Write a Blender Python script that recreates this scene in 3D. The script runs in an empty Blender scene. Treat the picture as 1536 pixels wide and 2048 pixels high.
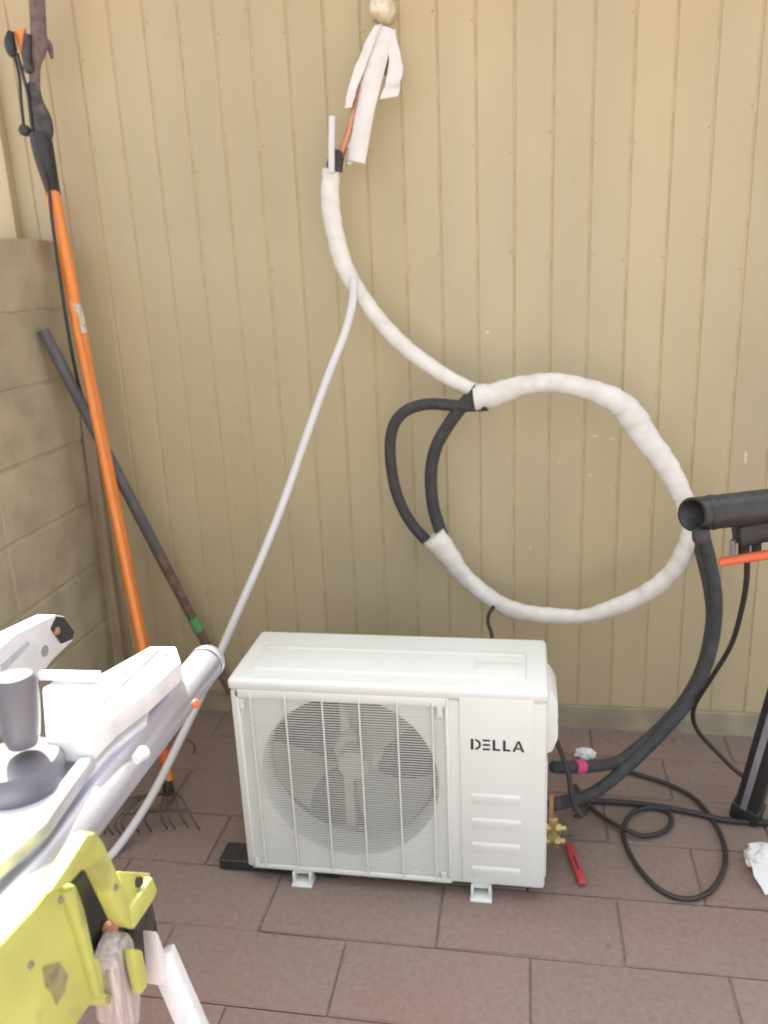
import bpy, bmesh, math, random
from mathutils import Vector, Matrix, noise
random.seed(7)
S = bpy.context.scene
COL = S.collection
PI = math.pi

# ------------------------------------------------------------------ camera
F = 1637.27                                   # focal length in photo pixels (1536 x 2048)
PITCH, YAW, ROLL = 0.28522, 0.17531, -0.04425
CAM = Vector((1.24729, -2.42105, 1.44867))
fw = Vector((-math.sin(YAW)*math.cos(PITCH), math.cos(YAW)*math.cos(PITCH), -math.sin(PITCH)))
r0 = Vector((math.cos(YAW), math.sin(YAW), 0)); u0 = r0.cross(fw)
rt = r0*math.cos(ROLL) + u0*math.sin(ROLL); up = -r0*math.sin(ROLL) + u0*math.cos(ROLL)
cd = bpy.data.cameras.new('camera'); cam = bpy.data.objects.new('camera', cd); COL.objects.link(cam)
cam.matrix_world = Matrix(((rt.x, up.x, -fw.x, CAM.x), (rt.y, up.y, -fw.y, CAM.y), (rt.z, up.z, -fw.z, CAM.z), (0, 0, 0, 1)))
cd.sensor_fit = 'AUTO'; cd.sensor_width = 36; cd.lens = F*36/2048; cd.clip_start = .02; cd.clip_end = 300
cd.dof.use_dof = True; cd.dof.focus_distance = 1.36; cd.dof.aperture_fstop = cd.lens/8.0
S.camera = cam

# ------------------------------------------------------------------ sky, sun, exposure
SUN_EL, SUN_AZ = math.radians(60), math.radians(-38)     # sun stands behind the house wall (+y), to the left
w = bpy.data.worlds.new('World'); S.world = w; w.use_nodes = True
nt = w.node_tree; nt.nodes.clear()
sk = nt.nodes.new('ShaderNodeTexSky'); sk.sky_type = 'NISHITA'; sk.sun_disc = False
sk.sun_elevation = SUN_EL; sk.sun_rotation = SUN_AZ; sk.dust_density = 5.0; sk.air_density = 1.0
hs = nt.nodes.new('ShaderNodeHueSaturation'); hs.inputs['Saturation'].default_value = .22
bg = nt.nodes.new('ShaderNodeBackground'); bg.inputs['Strength'].default_value = .15
wo = nt.nodes.new('ShaderNodeOutputWorld')
nt.links.new(sk.outputs[0], hs.inputs['Color']); nt.links.new(hs.outputs[0], bg.inputs['Color']); nt.links.new(bg.outputs[0], wo.inputs[0])
sl = bpy.data.lights.new('sun', 'SUN'); sl.energy = 4.6; sl.angle = math.radians(.5); sl.color = (1, .94, .86)
sun = bpy.data.objects.new('sun', sl); COL.objects.link(sun)
sd = Vector((math.sin(SUN_AZ)*math.cos(SUN_EL), math.cos(SUN_AZ)*math.cos(SUN_EL), math.sin(SUN_EL)))
sun.rotation_euler = sd.to_track_quat('Z', 'Y').to_euler(); sun.location = (0, 0, 6)
S.view_settings.view_transform = 'Standard'; S.view_settings.look = 'None'; S.view_settings.gamma = 1
S.view_settings.use_curve_mapping = False; S.view_settings.exposure = 1.84
S.render.film_transparent = False
S.render.engine = 'CYCLES'; S.cycles.max_bounces = 10; S.cycles.diffuse_bounces = 6; S.cycles.use_denoising = True
S.cycles.sample_clamp_indirect = 6

# ------------------------------------------------------------------ helpers
def ray(px, py): return fw + rt*((px-768)/F) - up*((py-1024)/F)
def at(px, py, ax, v):
    d = ray(px, py); i = 'xyz'.index(ax); return CAM + d*((v-CAM[i])/d[i])
def Y(px, py, y): return at(px, py, 'y', y)
def Z(px, py, z=0.): return at(px, py, 'z', z)
def Xp(px, py, x): return at(px, py, 'x', x)

BASE = {}
def tag(o, label=None, cat=None, group=None, kind=None):
    for k, v in (('label', label), ('category', cat), ('group', group), ('kind', kind)):
        if v: o[k] = v
    return o
def thing(name, label, cat, loc=(0, 0, 0), group=None):
    o = bpy.data.objects.new(name, None); COL.objects.link(o); o.location = loc; o.empty_display_size = .05
    BASE[o] = Vector(loc); return tag(o, label, cat, group)
def part(name, bm, m, parent=None, smooth=False, label=None, kind=None):
    """links a bmesh given in world coordinates as ONE mesh object"""
    me = bpy.data.meshes.new(name)
    bmesh.ops.recalc_face_normals(bm, faces=bm.faces)
    bm.to_mesh(me); bm.free()
    if parent is not None:
        me.transform(Matrix.Translation(-BASE[parent]))
    me.materials.append(m)
    if smooth:
        for p in me.polygons: p.use_smooth = True
        if smooth != 'all':
            try: me.set_sharp_from_angle(angle=math.radians(38))
            except Exception: pass
    o = bpy.data.objects.new(name, me); COL.objects.link(o)
    BASE[o] = BASE[parent] if parent is not None else Vector((0, 0, 0))
    if parent is not None: o.parent = parent
    if parent is not None and BASE.get(parent) is not None and parent.type == 'MESH':
        o.location = (0, 0, 0)
    return tag(o, label, kind=kind)

def NB(): return bmesh.new()
def box(bm, x0, x1, y0, y1, z0, z1, r=0, seg=2, M=None):
    t = bmesh.new()
    vs = [t.verts.new((x, y, z)) for x in (x0, x1) for y in (y0, y1) for z in (z0, z1)]
    for f in ((0, 1, 3, 2), (4, 6, 7, 5), (0, 4, 5, 1), (2, 3, 7, 6), (0, 2, 6, 4), (1, 5, 7, 3)): t.faces.new([vs[i] for i in f])
    bmesh.ops.recalc_face_normals(t, faces=t.faces)
    if r: bmesh.ops.bevel(t, geom=t.edges[:], offset=r, segments=seg, profile=.5, affect='EDGES', clamp_overlap=True)
    if M: bmesh.ops.transform(t, matrix=M, verts=t.verts)
    merge(bm, t); return bm
def merge(bm, t):
    me = bpy.data.meshes.new('tmp'); t.to_mesh(me); t.free(); bm.from_mesh(me); bpy.data.meshes.remove(me)
def bar(bm, a, b, w, h, r=0, upv=(0, 0, 1), seg=2):
    """box of section w (sideways) x h (along upv) from a to b"""
    a = Vector(a); b = Vector(b); d = (b-a); L = d.length; d.normalize()
    s = d.cross(Vector(upv)).normalized(); u = s.cross(d)
    M = Matrix(((s.x, d.x, u.x, a.x), (s.y, d.y, u.y, a.y), (s.z, d.z, u.z, a.z), (0, 0, 0, 1)))
    return box(bm, -w/2, w/2, 0, L, -h/2, h/2, r, seg, M)
def smoothpath(P, n=10, closed=False):
    out = []; N = len(P)
    for i in range(N-1):
        p0 = P[max(i-1, 0)]; p1 = P[i]; p2 = P[i+1]; p3 = P[min(i+2, N-1)]
        for k in range(n):
            t = k/n
            out.append([.5*((2*b) + (-a+c)*t + (2*a-5*b+4*c-d)*t*t + (-a+3*b-3*c+d)*t**3) for a, b, c, d in zip(p0, p1, p2, p3)])
    out.append(list(P[-1])); return out
def tube(bm, P, R, n=14, sm=10, flat=1.0, flatdir=(0, 1, 0), cap=True, mod=None, inner=0):
    """P points; R radius or list; flat squeezes the section along flatdir"""
    if not hasattr(R, '__len__'): R = [R]*len(P)
    Q = [list(p)+[r] for p, r in zip(P, R)]
    if sm > 1: Q = smoothpath(Q, sm)
    pts = [Vector(q[:3]) for q in Q]; rs = [q[3] for q in Q]
    # frames
    T = [(pts[min(i+1, len(pts)-1)]-pts[max(i-1, 0)]).normalized() for i in range(len(pts))]
    ref = Vector(flatdir); L = 0; rings = []
    nrm = (ref - T[0]*ref.dot(T[0]))
    if nrm.length < 1e-3: nrm = T[0].orthogonal()
    nrm.normalize()
    for i, p in enumerate(pts):
        if i: L += (p-pts[i-1]).length
        nrm = (nrm - T[i]*nrm.dot(T[i])).normalized(); bi = T[i].cross(nrm)
        ring = []
        for k in range(n):
            a = 2*PI*k/n; rr = rs[i]
            if mod: rr *= mod(L, a)
            ring.append(bm.verts.new(p + nrm*(math.cos(a)*rr*flat) + bi*(math.sin(a)*rr)))
        rings.append(ring)
    for i in range(len(rings)-1):
        for k in range(n): bm.faces.new((rings[i][k], rings[i][(k+1) % n], rings[i+1][(k+1) % n], rings[i+1][k]))
    if inner:
        for ring, sgn, T0, p in ((rings[0], 1, T[0], pts[0]), (rings[-1], -1, T[-1], pts[-1])):
            r1 = [bm.verts.new(p+(v.co-p)*inner) for v in ring]
            r2 = [bm.verts.new(p+(v.co-p)*inner+T0*sgn*.06) for v in ring]
            for k in range(n):
                bm.faces.new((ring[k], ring[(k+1) % n], r1[(k+1) % n], r1[k])); bm.faces.new((r1[k], r1[(k+1) % n], r2[(k+1) % n], r2[k]))
            bm.faces.new(r2)
    elif cap:
        bm.faces.new(rings[0][::-1]); bm.faces.new(rings[-1])
    return bm
def prism(bm, P, D, r=0):
    """polygon of 3-D points P pushed along vector D"""
    t = bmesh.new(); D = Vector(D)
    a = [t.verts.new(p) for p in P]; b = [t.verts.new(Vector(p)+D) for p in P]; n = len(P)
    t.faces.new(a); t.faces.new(b[::-1])
    for i in range(n): t.faces.new((a[i], b[i], b[(i+1) % n], a[(i+1) % n]))
    bmesh.ops.recalc_face_normals(t, faces=t.faces)
    if r: bmesh.ops.bevel(t, geom=t.edges[:], offset=r, segments=2, profile=.5, affect='EDGES', clamp_overlap=True)
    merge(bm, t); return bm
def lathe(bm, prof, c, ax=(0, 0, 1), n=28):
    """profile of (radius, height) about axis ax through c"""
    ax = Vector(ax).normalized(); u = ax.orthogonal().normalized(); v = ax.cross(u); c = Vector(c); rings = []
    for r, h in prof: rings.append([bm.verts.new(c+ax*h+(u*math.cos(2*PI*k/n)+v*math.sin(2*PI*k/n))*max(r, 1e-5)) for k in range(n)])
    for i in range(len(rings)-1):
        for k in range(n): bm.faces.new((rings[i][k], rings[i][(k+1) % n], rings[i+1][(k+1) % n], rings[i+1][k]))
    bm.faces.new(rings[0][::-1]); bm.faces.new(rings[-1]); return bm
def strip(bm, P, W, th=.003, side=(1, 0, 0)):
    """flat band following P, width list W across `side`"""
    Q = smoothpath([list(p)+[w_] for p, w_ in zip(P, W)], 8); prev = None
    for i, q in enumerate(Q):
        p = Vector(q[:3]); nz = noise.noise(p*38); p = p+Vector((0, nz*.006, nz*.002)); s = (Vector(side).normalized()+Vector((0, .45*noise.noise(p*30+Vector((5, 0, 0))), 0))).normalized()*q[3]/2*(1+.18*noise.noise(p*55))
        d = Vector(Q[min(i+1, len(Q)-1)][:3])-Vector(Q[max(i-1, 0)][:3]); n = d.cross(s).normalized()*th/2
        cur = [bm.verts.new(x) for x in (p-s-n, p-s*.5-n*2.2, p+s*.5-n*2.2, p+s-n, p+s+n, p+s*.5+n*.4, p-s*.5+n*.4, p-s+n)]
        if prev:
            for k in range(8): bm.faces.new((prev[k], prev[(k+1) % 8], cur[(k+1) % 8], cur[k]))
        else: bm.faces.new(cur[::-1])
        prev = cur
    bm.faces.new(prev); return bm

# ------------------------------------------------------------------ materials
def mat(name, col, rough=.6, metal=0, var=.06, scale=6, bump=.0, bscale=200, spec=.5, col2=None, c2scale=2, c2lo=.5, c2hi=.7, objvar=0, detail=6, fac2=1.0, aniso=(1, 1, 1), coat=0, emit=None):
    m = bpy.data.materials.new(name); m.use_nodes = True; t = m.node_tree; N = t.nodes; L = t.links
    b = N['Principled BSDF']; b.inputs['Roughness'].default_value = rough; b.inputs['Metallic'].default_value = metal
    b.inputs['Specular IOR Level'].default_value = spec
    if coat: b.inputs['Coat Weight'].default_value = coat; b.inputs['Coat Roughness'].default_value = .15
    tc = N.new('ShaderNodeNewGeometry') if not objvar else N.new('ShaderNodeNewGeometry')
    mp = N.new('ShaderNodeMapping'); mp.inputs['Scale'].default_value = aniso; L.new(tc.outputs['Position'], mp.inputs['Vector'])
    vec = mp.outputs[0]
    n1 = N.new('ShaderNodeTexNoise'); n1.inputs['Scale'].default_value = scale; n1.inputs['Detail'].default_value = detail; L.new(vec, n1.inputs['Vector'])
    mr = N.new('ShaderNodeMapRange'); mr.inputs['To Min'].default_value = 1-var*2; mr.inputs['To Max'].default_value = 1+var*2
    mr.inputs['From Min'].default_value = .25; mr.inputs['From Max'].default_value = .75; L.new(n1.outputs[0], mr.inputs[0])
    src = None
    if col2:
        n2 = N.new('ShaderNodeTexNoise'); n2.inputs['Scale'].default_value = c2scale; n2.inputs['Detail'].default_value = 5; L.new(vec, n2.inputs['Vector'])
        m2 = N.new('ShaderNodeMapRange'); m2.inputs['From Min'].default_value = c2lo; m2.inputs['From Max'].default_value = c2hi; m2.inputs['To Max'].default_value = fac2; L.new(n2.outputs[0], m2.inputs[0])
        mx = N.new('ShaderNodeMix'); mx.data_type = 'RGBA'; mx.inputs[6].default_value = (*col, 1); mx.inputs[7].default_value = (*col2, 1); L.new(m2.outputs[0], mx.inputs[0]); src = mx.outputs[2]
    vm = N.new('ShaderNodeVectorMath'); vm.operation = 'SCALE'
    if src: L.new(src, vm.inputs[0])
    else: vm.inputs[0].default_value = col
    fac = mr.outputs[0]
    if objvar:
        oi = N.new('ShaderNodeObjectInfo'); mo = N.new('ShaderNodeMapRange'); mo.inputs['To Min'].default_value = 1-objvar; mo.inputs['To Max'].default_value = 1+objvar; L.new(oi.outputs['Random'], mo.inputs[0])
        mu = N.new('ShaderNodeMath'); mu.operation = 'MULTIPLY'; L.new(fac, mu.inputs[0]); L.new(mo.outputs[0], mu.inputs[1]); fac = mu.outputs[0]
    L.new(fac, vm.inputs['Scale']); L.new(vm.outputs[0], b.inputs['Base Color'])
    if bump:
        nb = N.new('ShaderNodeTexNoise'); nb.inputs['Scale'].default_value = bscale; nb.inputs['Detail'].default_value = 4; L.new(vec, nb.inputs['Vector'])
        bu = N.new('ShaderNodeBump'); bu.inputs['Strength'].default_value = bump; bu.inputs['Distance'].default_value = .002; L.new(nb.outputs[0], bu.inputs['Height']); L.new(bu.outputs[0], b.inputs['Normal'])
    # faint roughness break-up so nothing looks like moulded plastic
    rr = N.new('ShaderNodeMapRange'); rr.inputs['To Min'].default_value = max(rough-.08, .05); rr.inputs['To Max'].default_value = min(rough+.1, 1); L.new(n1.outputs[0], rr.inputs[0]); L.new(rr.outputs[0], b.inputs['Roughness'])
    return m

M = dict(
 siding=mat('siding_paint', (.515, .435, .265), .5, var=.06, scale=3, bump=.35, bscale=70, col2=(.46, .40, .26), c2scale=1.6, c2lo=.42, c2hi=.66, objvar=.03, aniso=(1, 1, .3)),
 groove=mat('groove_paint', (.52, .435, .26), .7, var=.1, scale=20),
 skirt=mat('skirting_paint', (.36, .315, .215), .65, var=.12, scale=7, bump=.3, bscale=80, col2=(.2, .17, .13), c2scale=5, c2lo=.5, c2hi=.75),
 nail=mat('nail_paint', (.38, .31, .20), .6),
 chip=mat('bare_chip', (.62, .56, .45), .7),
 block=mat('painted_block', (.44, .395, .27), .85, var=.1, scale=9, bump=.9, bscale=160, col2=(.40, .355, .25), c2scale=3, c2lo=.4, c2hi=.7, objvar=.03),
 mortar=mat('mortar', (.42, .375, .262), .9, var=.1, scale=20, bump=.8, bscale=200),
 tile=mat('concrete_paver', (.262, .198, .168), .88, var=.07, scale=70, bump=1.0, bscale=420, detail=10, col2=(.285, .18, .155), c2scale=2.2, c2lo=.52, c2hi=.72, objvar=.05),
 ground=mat('joint_sand', (.27, .21, .18), .95, var=.2, scale=60, bump=.8),
 acw=mat('white_enamel', (.78, .82, .79), .38, var=.012, scale=4, col2=(.76, .77, .72), c2scale=3, c2lo=.45, c2hi=.8),
 acp=mat('white_plastic', (.76, .77, .73), .45, var=.015, scale=5),
 fin=mat('coil_fins', (.15, .17, .15), .5, metal=.3, var=.2, scale=60, aniso=(8, 1, 1)),
 grit=mat('grit', (.17, .13, .10), .9, var=.45, scale=50, col2=(.42, .36, .30), c2scale=40, c2lo=.5, c2hi=.56),
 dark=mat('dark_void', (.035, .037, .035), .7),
 fan=mat('fan_plastic', (.44, .48, .42), .5, var=.05),
 motor=mat('motor_grey', (.62, .62, .48), .5, var=.1),
 logo=mat('logo_black', (.03, .03, .03), .4),
 tape=mat('white_wrap_tape', (.74, .735, .68), .5, var=.05, scale=18, bump=1.0, bscale=35, col2=(.64, .61, .54), c2scale=14, c2lo=.5, c2hi=.75),
 foamw=mat('white_foam', (.76, .755, .73), .7, var=.05, scale=20, bump=.8, bscale=40),
 pvc=mat('hose_plastic', (.70, .71, .70), .42, var=.02),
 foamb=mat('black_foam', (.05, .051, .052), .8, var=.15, scale=40, bump=.4, bscale=300),  # black lifted in the colour to suggest veiling haze
 black=mat('black_plastic', (.028, .029, .031), .45, var=.15, scale=30),
 blackm=mat('black_powder_coat', (.03, .031, .034), .4, var=.2, scale=60, bump=.2, bscale=400),
 dgrey=mat('veiled_black_plastic', (.15, .145, .17), .38, var=.08),  # black saw plastic, lightened in colour to carry the lens veil
 grey=mat('grey_plastic', (.30, .31, .33), .4, var=.08),
 cable=mat('black_cable', (.035, .033, .034), .5, var=.1, scale=30),
 copper=mat('copper', (.55, .27, .17), .4, metal=.6, var=.1, scale=30),
 brass=mat('brass', (.50, .38, .17), .4, metal=.8, var=.1, scale=40),
 orange=mat('orange_fibreglass', (.83, .27, .055), .4, var=.07, scale=40, coat=.2, aniso=(1, 1, .15), col2=(.62, .24, .09), c2scale=40, c2lo=.58, c2hi=.7),
 label=mat('worn_label', (.66, .62, .58), .6, var=.12, scale=25, col2=(.5, .42, .36), c2scale=40, c2lo=.5, c2hi=.6),
 orangep=mat('orange_plastic', (.66, .13, .05), .45, var=.05),
 dkmetal=mat('dark_steel', (.075, .068, .07), .5, metal=.5, var=.25, scale=40, col2=(.16, .12, .11), c2scale=30),
 branch=mat('brown_saw_steel', (.15, .11, .10), .55, metal=.2, var=.2, scale=40),
 greyrod=mat('weathered_grey_handle', (.11, .11, .115), .6, var=.15, scale=30, aniso=(1, 1, .3)),
 rust=mat('rusty_steel', (.17, .115, .085), .8, var=.25, scale=40, bump=.5),
 green=mat('green_tape', (.12, .36, .14), .5, var=.05),
 wood=mat('weathered_wood', (.36, .28, .20), .8, var=.2, scale=30, aniso=(1, 1, .08), bump=.4),
 wire=mat('spring_steel', (.12, .105, .10), .5, metal=.5, var=.2),
 red=mat('red_grip', (.48, .05, .055), .45, var=.06),
 steel=mat('grey_steel', (.28, .27, .27), .4, metal=.8, var=.2, scale=60),
 alu=mat('brushed_aluminium', (.62, .63, .68), .32, metal=.55, var=.06, scale=30, bump=.15, bscale=80),
 tubem=mat('silver_tube', (.58, .59, .69), .33, metal=.7, var=.14, scale=60, bump=.3, bscale=80, aniso=(1, .06, 1), col2=(.38, .38, .42), c2scale=30, c2lo=.55, c2hi=.7),
 castw=mat('pale_cast_metal', (.78, .78, .80), .45, metal=.15, var=.04, scale=25, bump=.3, bscale=120, col2=(.6, .6, .61), c2scale=12, c2lo=.6, c2hi=.7),
 lime=mat('lime_plastic', (.50, .52, .14), .5, var=.07, scale=14, bump=.3, col2=(.36, .37, .12), c2scale=16, c2lo=.56, c2hi=.68),
 limed=mat('dirty_lime', (.27, .27, .13), .7, var=.2, scale=60),
 pink=mat('pink_tape', (.58, .07, .20), .5),
 scrap=mat('crumpled_tape', (.72, .74, .73), .5, var=.05),
 unseen_shade_eave=mat('shade_eave_paint', (.42, .36, .27), .7),
 sealant=mat('yellowed_foam', (.78, .74, .58), .7, var=.15, scale=60, bump=.8, bscale=120),
 pinkw=mat('worn_strut', (.50, .44, .43), .5, metal=.2, var=.2, scale=30, aniso=(6, 6, .5)),
)

# ================================================================== SETTING
# ground sheet and pavers
bm = NB(); v = [bm.verts.new(p) for p in ((-40, -40, -.0065), (40, -40, -.0065), (40, 40, -.0065), (-40, 40, -.0065))]; bm.faces.new(v)
part('ground', bm, M['ground'], kind='structure')
patio = bpy.data.objects.new('patio_floor', None); COL.objects.link(patio); tag(patio, kind='structure'); BASE[patio] = Vector((0, 0, 0))
TW, TD, J = .41, .20, .0026
tile_meshes = []
for s in range(4):
    bm = NB(); rnd = random.Random(s)
    box(bm, -TW/2+J/2, TW/2-J/2, -TD/2+J/2, TD/2-J/2, -.04, 0, .0035, 1)
    for v_ in bm.verts:
        if v_.co.z > -.01: v_.co.x += rnd.uniform(-.0013, .0013); v_.co.y += rnd.uniform(-.0013, .0013)
    me = bpy.data.meshes.new('tile'); bm.to_mesh(me); bm.free(); me.materials.append(M['tile']); tile_meshes.append(me)
row = 0; y = .05
ys = -.155
for j in range(-1, 16):
    yc = -.155 - TD*j - TD/2                    # row centre
    off = .85 if j % 2 == 0 else .85-TW/2
    off += random.uniform(-.008, .008)
    for i in range(-3, 5):
        xj = off + TW*i
        if xj+TW < -.16 or xj > 2.75: continue
        o = bpy.data.objects.new('tile', random.choice(tile_meshes)); COL.objects.link(o); o.parent = patio
        o.location = (xj+TW/2, yc, random.uniform(-.0018, .0004))
        o.rotation_euler = (random.uniform(-.004, .004), random.uniform(-.003, .003), random.uniform(-.003, .003)+(PI if random.random() < .5 else 0))
# house wall of grooved boards
G = .1016
wallt = thing('house_wall', 'tan painted house wall of grooved vertical boards behind the white outdoor unit', 'wall', (0.9, 0, 0))
bm = NB(); box(bm, -1.2, 3.4, .0032, .16, 0, 2.6); part('wall_core', bm, M['groove'], wallt)
GW = .0062; bmesh_board = []
for s in range(3):
    bm = NB(); box(bm, -G/2+GW/2, G/2-GW/2, 0, .02, .082, 2.5, .0016, 1)
    me = bpy.data.meshes.new('board'); bm.to_mesh(me); bm.free(); me.materials.append(M['siding']); bmesh_board.append(me)
for k in range(-10, 32):
    o = bpy.data.objects.new('board', bmesh_board[k % 3]); COL.objects.link(o); o.parent = wallt
    o.location = ((k+.5)*G-.9, random.uniform(-.0004, .0004), 0)
bm = NB(); box(bm, -.145, 3.3, -.004, .004, -.01, .079, .002, 1); part('skirting_board', bm, M['skirt'], wallt)
bm = NB(); box(bm, -1.1, -.262, -.032, -.001, .0, 2.5, .002, 1); part('corner_panel', bm, M['siding'], wallt)
bm = NB(); rnd = random.Random(3)
for k in range(-1, 24):
    for zz in (.12, .45, .78, 1.12, 1.45, 1.78, 2.1):
        if rnd.random() < .8:
            lathe(bm, [(.0028, 0), (.0024, .0012), (.001, .0016)], (k*G+rnd.choice((-.010, .010)), 0.0, zz+rnd.uniform(-.05, .05)), (0, -1, 0), 8)
part('nail_heads', bm, M['nail'], wallt, kind='stuff')
bm = NB()
for px, py, w_, h_ in ((1491, 915, 7, 26), (1190, 872, 14, 5), (1225, 878, 10, 4), (975, 665, 9, 6), (1060, 1095, 4, 9), (1180, 950, 5, 3), (1120, 925, 5, 3), (545, 640, 4, 3)):
    P = [Y(px+a*w_/2+random.uniform(-1, 1), py+b*h_/2+random.uniform(-1, 1), -.0006) for a, b in ((-1, -.6), (0, -1), (1, -.7), (.8, .7), (0, 1), (-1, .5))]
    prism(bm, P, (0, -.0004, 0))
part('paint_chips', bm, M['chip'], wallt, kind='stuff')
bm = NB(); rnd = random.Random(11)
for i in range(95):
    if i < 45: px, py = rnd.gauss(440, 60), rnd.gauss(880, 55)
    else: px, py = rnd.uniform(200, 1530), rnd.uniform(150, 1350)
    L_ = rnd.uniform(1.5, 5); a_ = rnd.uniform(0, PI); c_, s_ = math.cos(a_)*L_, math.sin(a_)*L_; w_ = rnd.uniform(.7, 1.4)
    if abs(((Y(px, py, 0).x/G+.5) % 1)-.5) < .1: continue
    prism(bm, [Y(px-c_-s_*.1, py-s_, -.0006), Y(px+w_, py-w_*.3, -.0006), Y(px+c_, py+s_, -.0006), Y(px-w_, py+w_, -.0006)], (0, -.0004, 0))
part('dirt_flecks', bm, M['nail'], wallt, kind='stuff')
bm = NB()
box(bm, -1.3, 3.6, -.40, .3, 2.62, 2.70); box(bm, -1.3, 3.6, -.43, -.405, 2.56, 2.74); part('unseen_shade_eave', bm, M['unseen_shade_eave'], wallt)  # out-of-view eave, overhang sized to keep the sun off wall and unit
# block wall
bw = thing('block_wall', 'low painted concrete block wall meeting the tan board wall at left', 'wall', (-.15, -1, 0))
bm = NB(); box(bm, -.34, -.1545, -3.2, -.002, 0, 1.578); part('wall_core', bm, M['mortar'], bw)
BH = .205; bmk = {}
for j in range(8):
    z1 = 1.585-BH*j; z0 = max(z1-BH, -.01)
    joints = [-.004, -.49] + [-.49-.4*i for i in range(1, 8)]
    for a, b in zip(joints, joints[1:]):
        key = (round(a-b, 3), round(z1-z0, 3))
        if key not in bmk:
            bm = NB(); L_ = a-b; box(bm, -.2, 0, -L_+.004, -.004, -(z1-z0)+.004, -.004, .004, 1)
            me = bpy.data.meshes.new('block'); bm.to_mesh(me); bm.free(); me.materials.append(M['block']); bmk[key] = me
        o = bpy.data.objects.new('block', bmk[key]); COL.objects.link(o); o.parent = bw
        o.location = (-.15+.15+random.uniform(-.0012, .0012), a+1, z1)

# leaf litter, grit and dust crumbs swept against the walls
bm = NB(); rnd = random.Random(5)
for i in range(2600):
    u_ = rnd.random()
    if u_ < .45: x_, y_ = rnd.uniform(-.14, 2.3), -.01-abs(rnd.gauss(0, .10))
    elif u_ < .65: x_, y_ = -.14+abs(rnd.gauss(0, .22)), rnd.uniform(-1.2, -.01)
    else: x_, y_ = rnd.uniform(-.1, 2.2), rnd.uniform(-1.5, -.02)
    r_ = rnd.uniform(.0008, .0024) if rnd.random() < .95 else rnd.uniform(.003, .006); a_ = rnd.uniform(0, PI); e_ = rnd.uniform(.3, 1)
    t1 = Vector((math.cos(a_), math.sin(a_), rnd.uniform(-.1, .2)))*r_; t2 = Vector((-math.sin(a_), math.cos(a_), rnd.uniform(-.1, .2)))*r_*e_
    c_ = Vector((x_, y_, .0012+r_*.35)); v1 = [bm.verts.new(c_+q_) for q_ in (t1, t2, -t1, -t2)]; top_ = bm.verts.new(c_+Vector((0, 0, r_*.5))); 
    for k in range(4): bm.faces.new((v1[k], v1[(k+1) % 4], top_))
    bm.faces.new(v1[::-1])
part('floor_grit', bm, M['grit'], None, kind='stuff')

# ================================================================== OUTDOOR UNIT
X0, Y0, Z0, W, D, H = .572, -.788, .033, .730, .265, .528
ac = thing('outdoor_unit', 'white air conditioner outdoor unit with round fan grille standing on the pavers', 'air conditioner', (X0+W/2, Y0+D/2, 0))
def acb(bm, u0, u1, v0, v1, w0, w1, r=0, seg=2): return box(bm, X0+u0, X0+u1, Y0+v0, Y0+v1, Z0+w0, Z0+w1, r, seg)
CU, CW, CR = .274, .273, .214
# cabinet shell with a round hole in its front (open box)
def ring_plate(bm, u0, u1, w0, w1, v, depth, n=64):
    outer, inner = [], []
    for k in range(n):
        a = 2*PI*k/n; c, s = math.cos(a), math.sin(a)
        tu = ((u1-CU)/c if c > 1e-6 else (u0-CU)/c if c < -1e-6 else 1e9); tw = ((w1-CW)/s if s > 1e-6 else (w0-CW)/s if s < -1e-6 else 1e9)
        t = min(tu, tw); outer.append((CU+c*t, CW+s*t)); inner.append((CU+c*CR, CW+s*CR))
    # snap to corners
    for cu, cw in ((u0, w0), (u0, w1), (u1, w0), (u1, w1)):
        i = min(range(n), key=lambda q: (outer[q][0]-cu)**2+(outer[q][1]-cw)**2); outer[i] = (cu, cw)
    mk = lambda p, vv: bm.verts.new((X0+p[0], Y0+vv, Z0+p[1]))
    O = [mk(p, v) for p in outer]; I = [mk(p, v) for p in inner]
    I1 = [mk((CU+(p[0]-CU)*.975, CW+(p[1]-CW)*.975), v+.010) for p in inner]
    I2 = [mk((CU+(p[0]-CU)*.975, CW+(p[1]-CW)*.975), v+depth) for p in inner]
    for k in range(n):
        k2 = (k+1) % n
        bm.faces.new((O[k], O[k2], I[k2], I[k])); bm.faces.new((I[k], I[k2], I1[k2], I1[k])); bm.faces.new((I1[k], I1[k2], I2[k2], I2[k]))
bm = NB()
acb(bm, 0, .020, .0, D-.004, 0, H-.035, .007, 3)                 # left cheek
acb(bm, .507, W, .0, D-.004, 0, H-.035, .009, 3)                 # right compartment
acb(bm, .018, .510, .002, .16, 0, .018, .003)                    # bottom rail
acb(bm, .018, .510, .002, .16, H-.055, H-.036, .002)             # top rail
acb(bm, .018, .510, .235, D-.006, 0, H-.036)
part('cabinet', bm, M['acw'], ac, smooth=True)
bm = NB(); ring_plate(bm, .019, .509, .016, H-.053, .0015, .075); part('fan_shroud', bm, M['acw'], ac, smooth=True)
bm = NB(); acb(bm, .021, .506, .185, .21, .012, H-.05); part('coil', bm, M['fin'], ac)
bm = NB()
acb(bm, -.004, W+.004, -.005, D, H-.036, H-.004, .012, 4)
part('top_panel', bm, M['acw'], ac, smooth=True)
tp = bpy.context.scene.objects
bm = NB(); acb(bm, .045, W-.045, .045, D-.085, H-.010, H+.001, .005, 3); part('raised_panel', bm, M['acw'], ac, smooth=True)
bm = NB(); acb(bm, .050, W-.05, .155, .166, H-.004, H+.0025, .001, 2); part('raised_rib', bm, M['acw'], ac, smooth=True)
bm = NB(); acb(bm, W-.165, W-.055, .075, .12, H-.004, H+.0028, .0015, 2); part('raised_badge', bm, M['acp'], ac, smooth=True)
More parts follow.
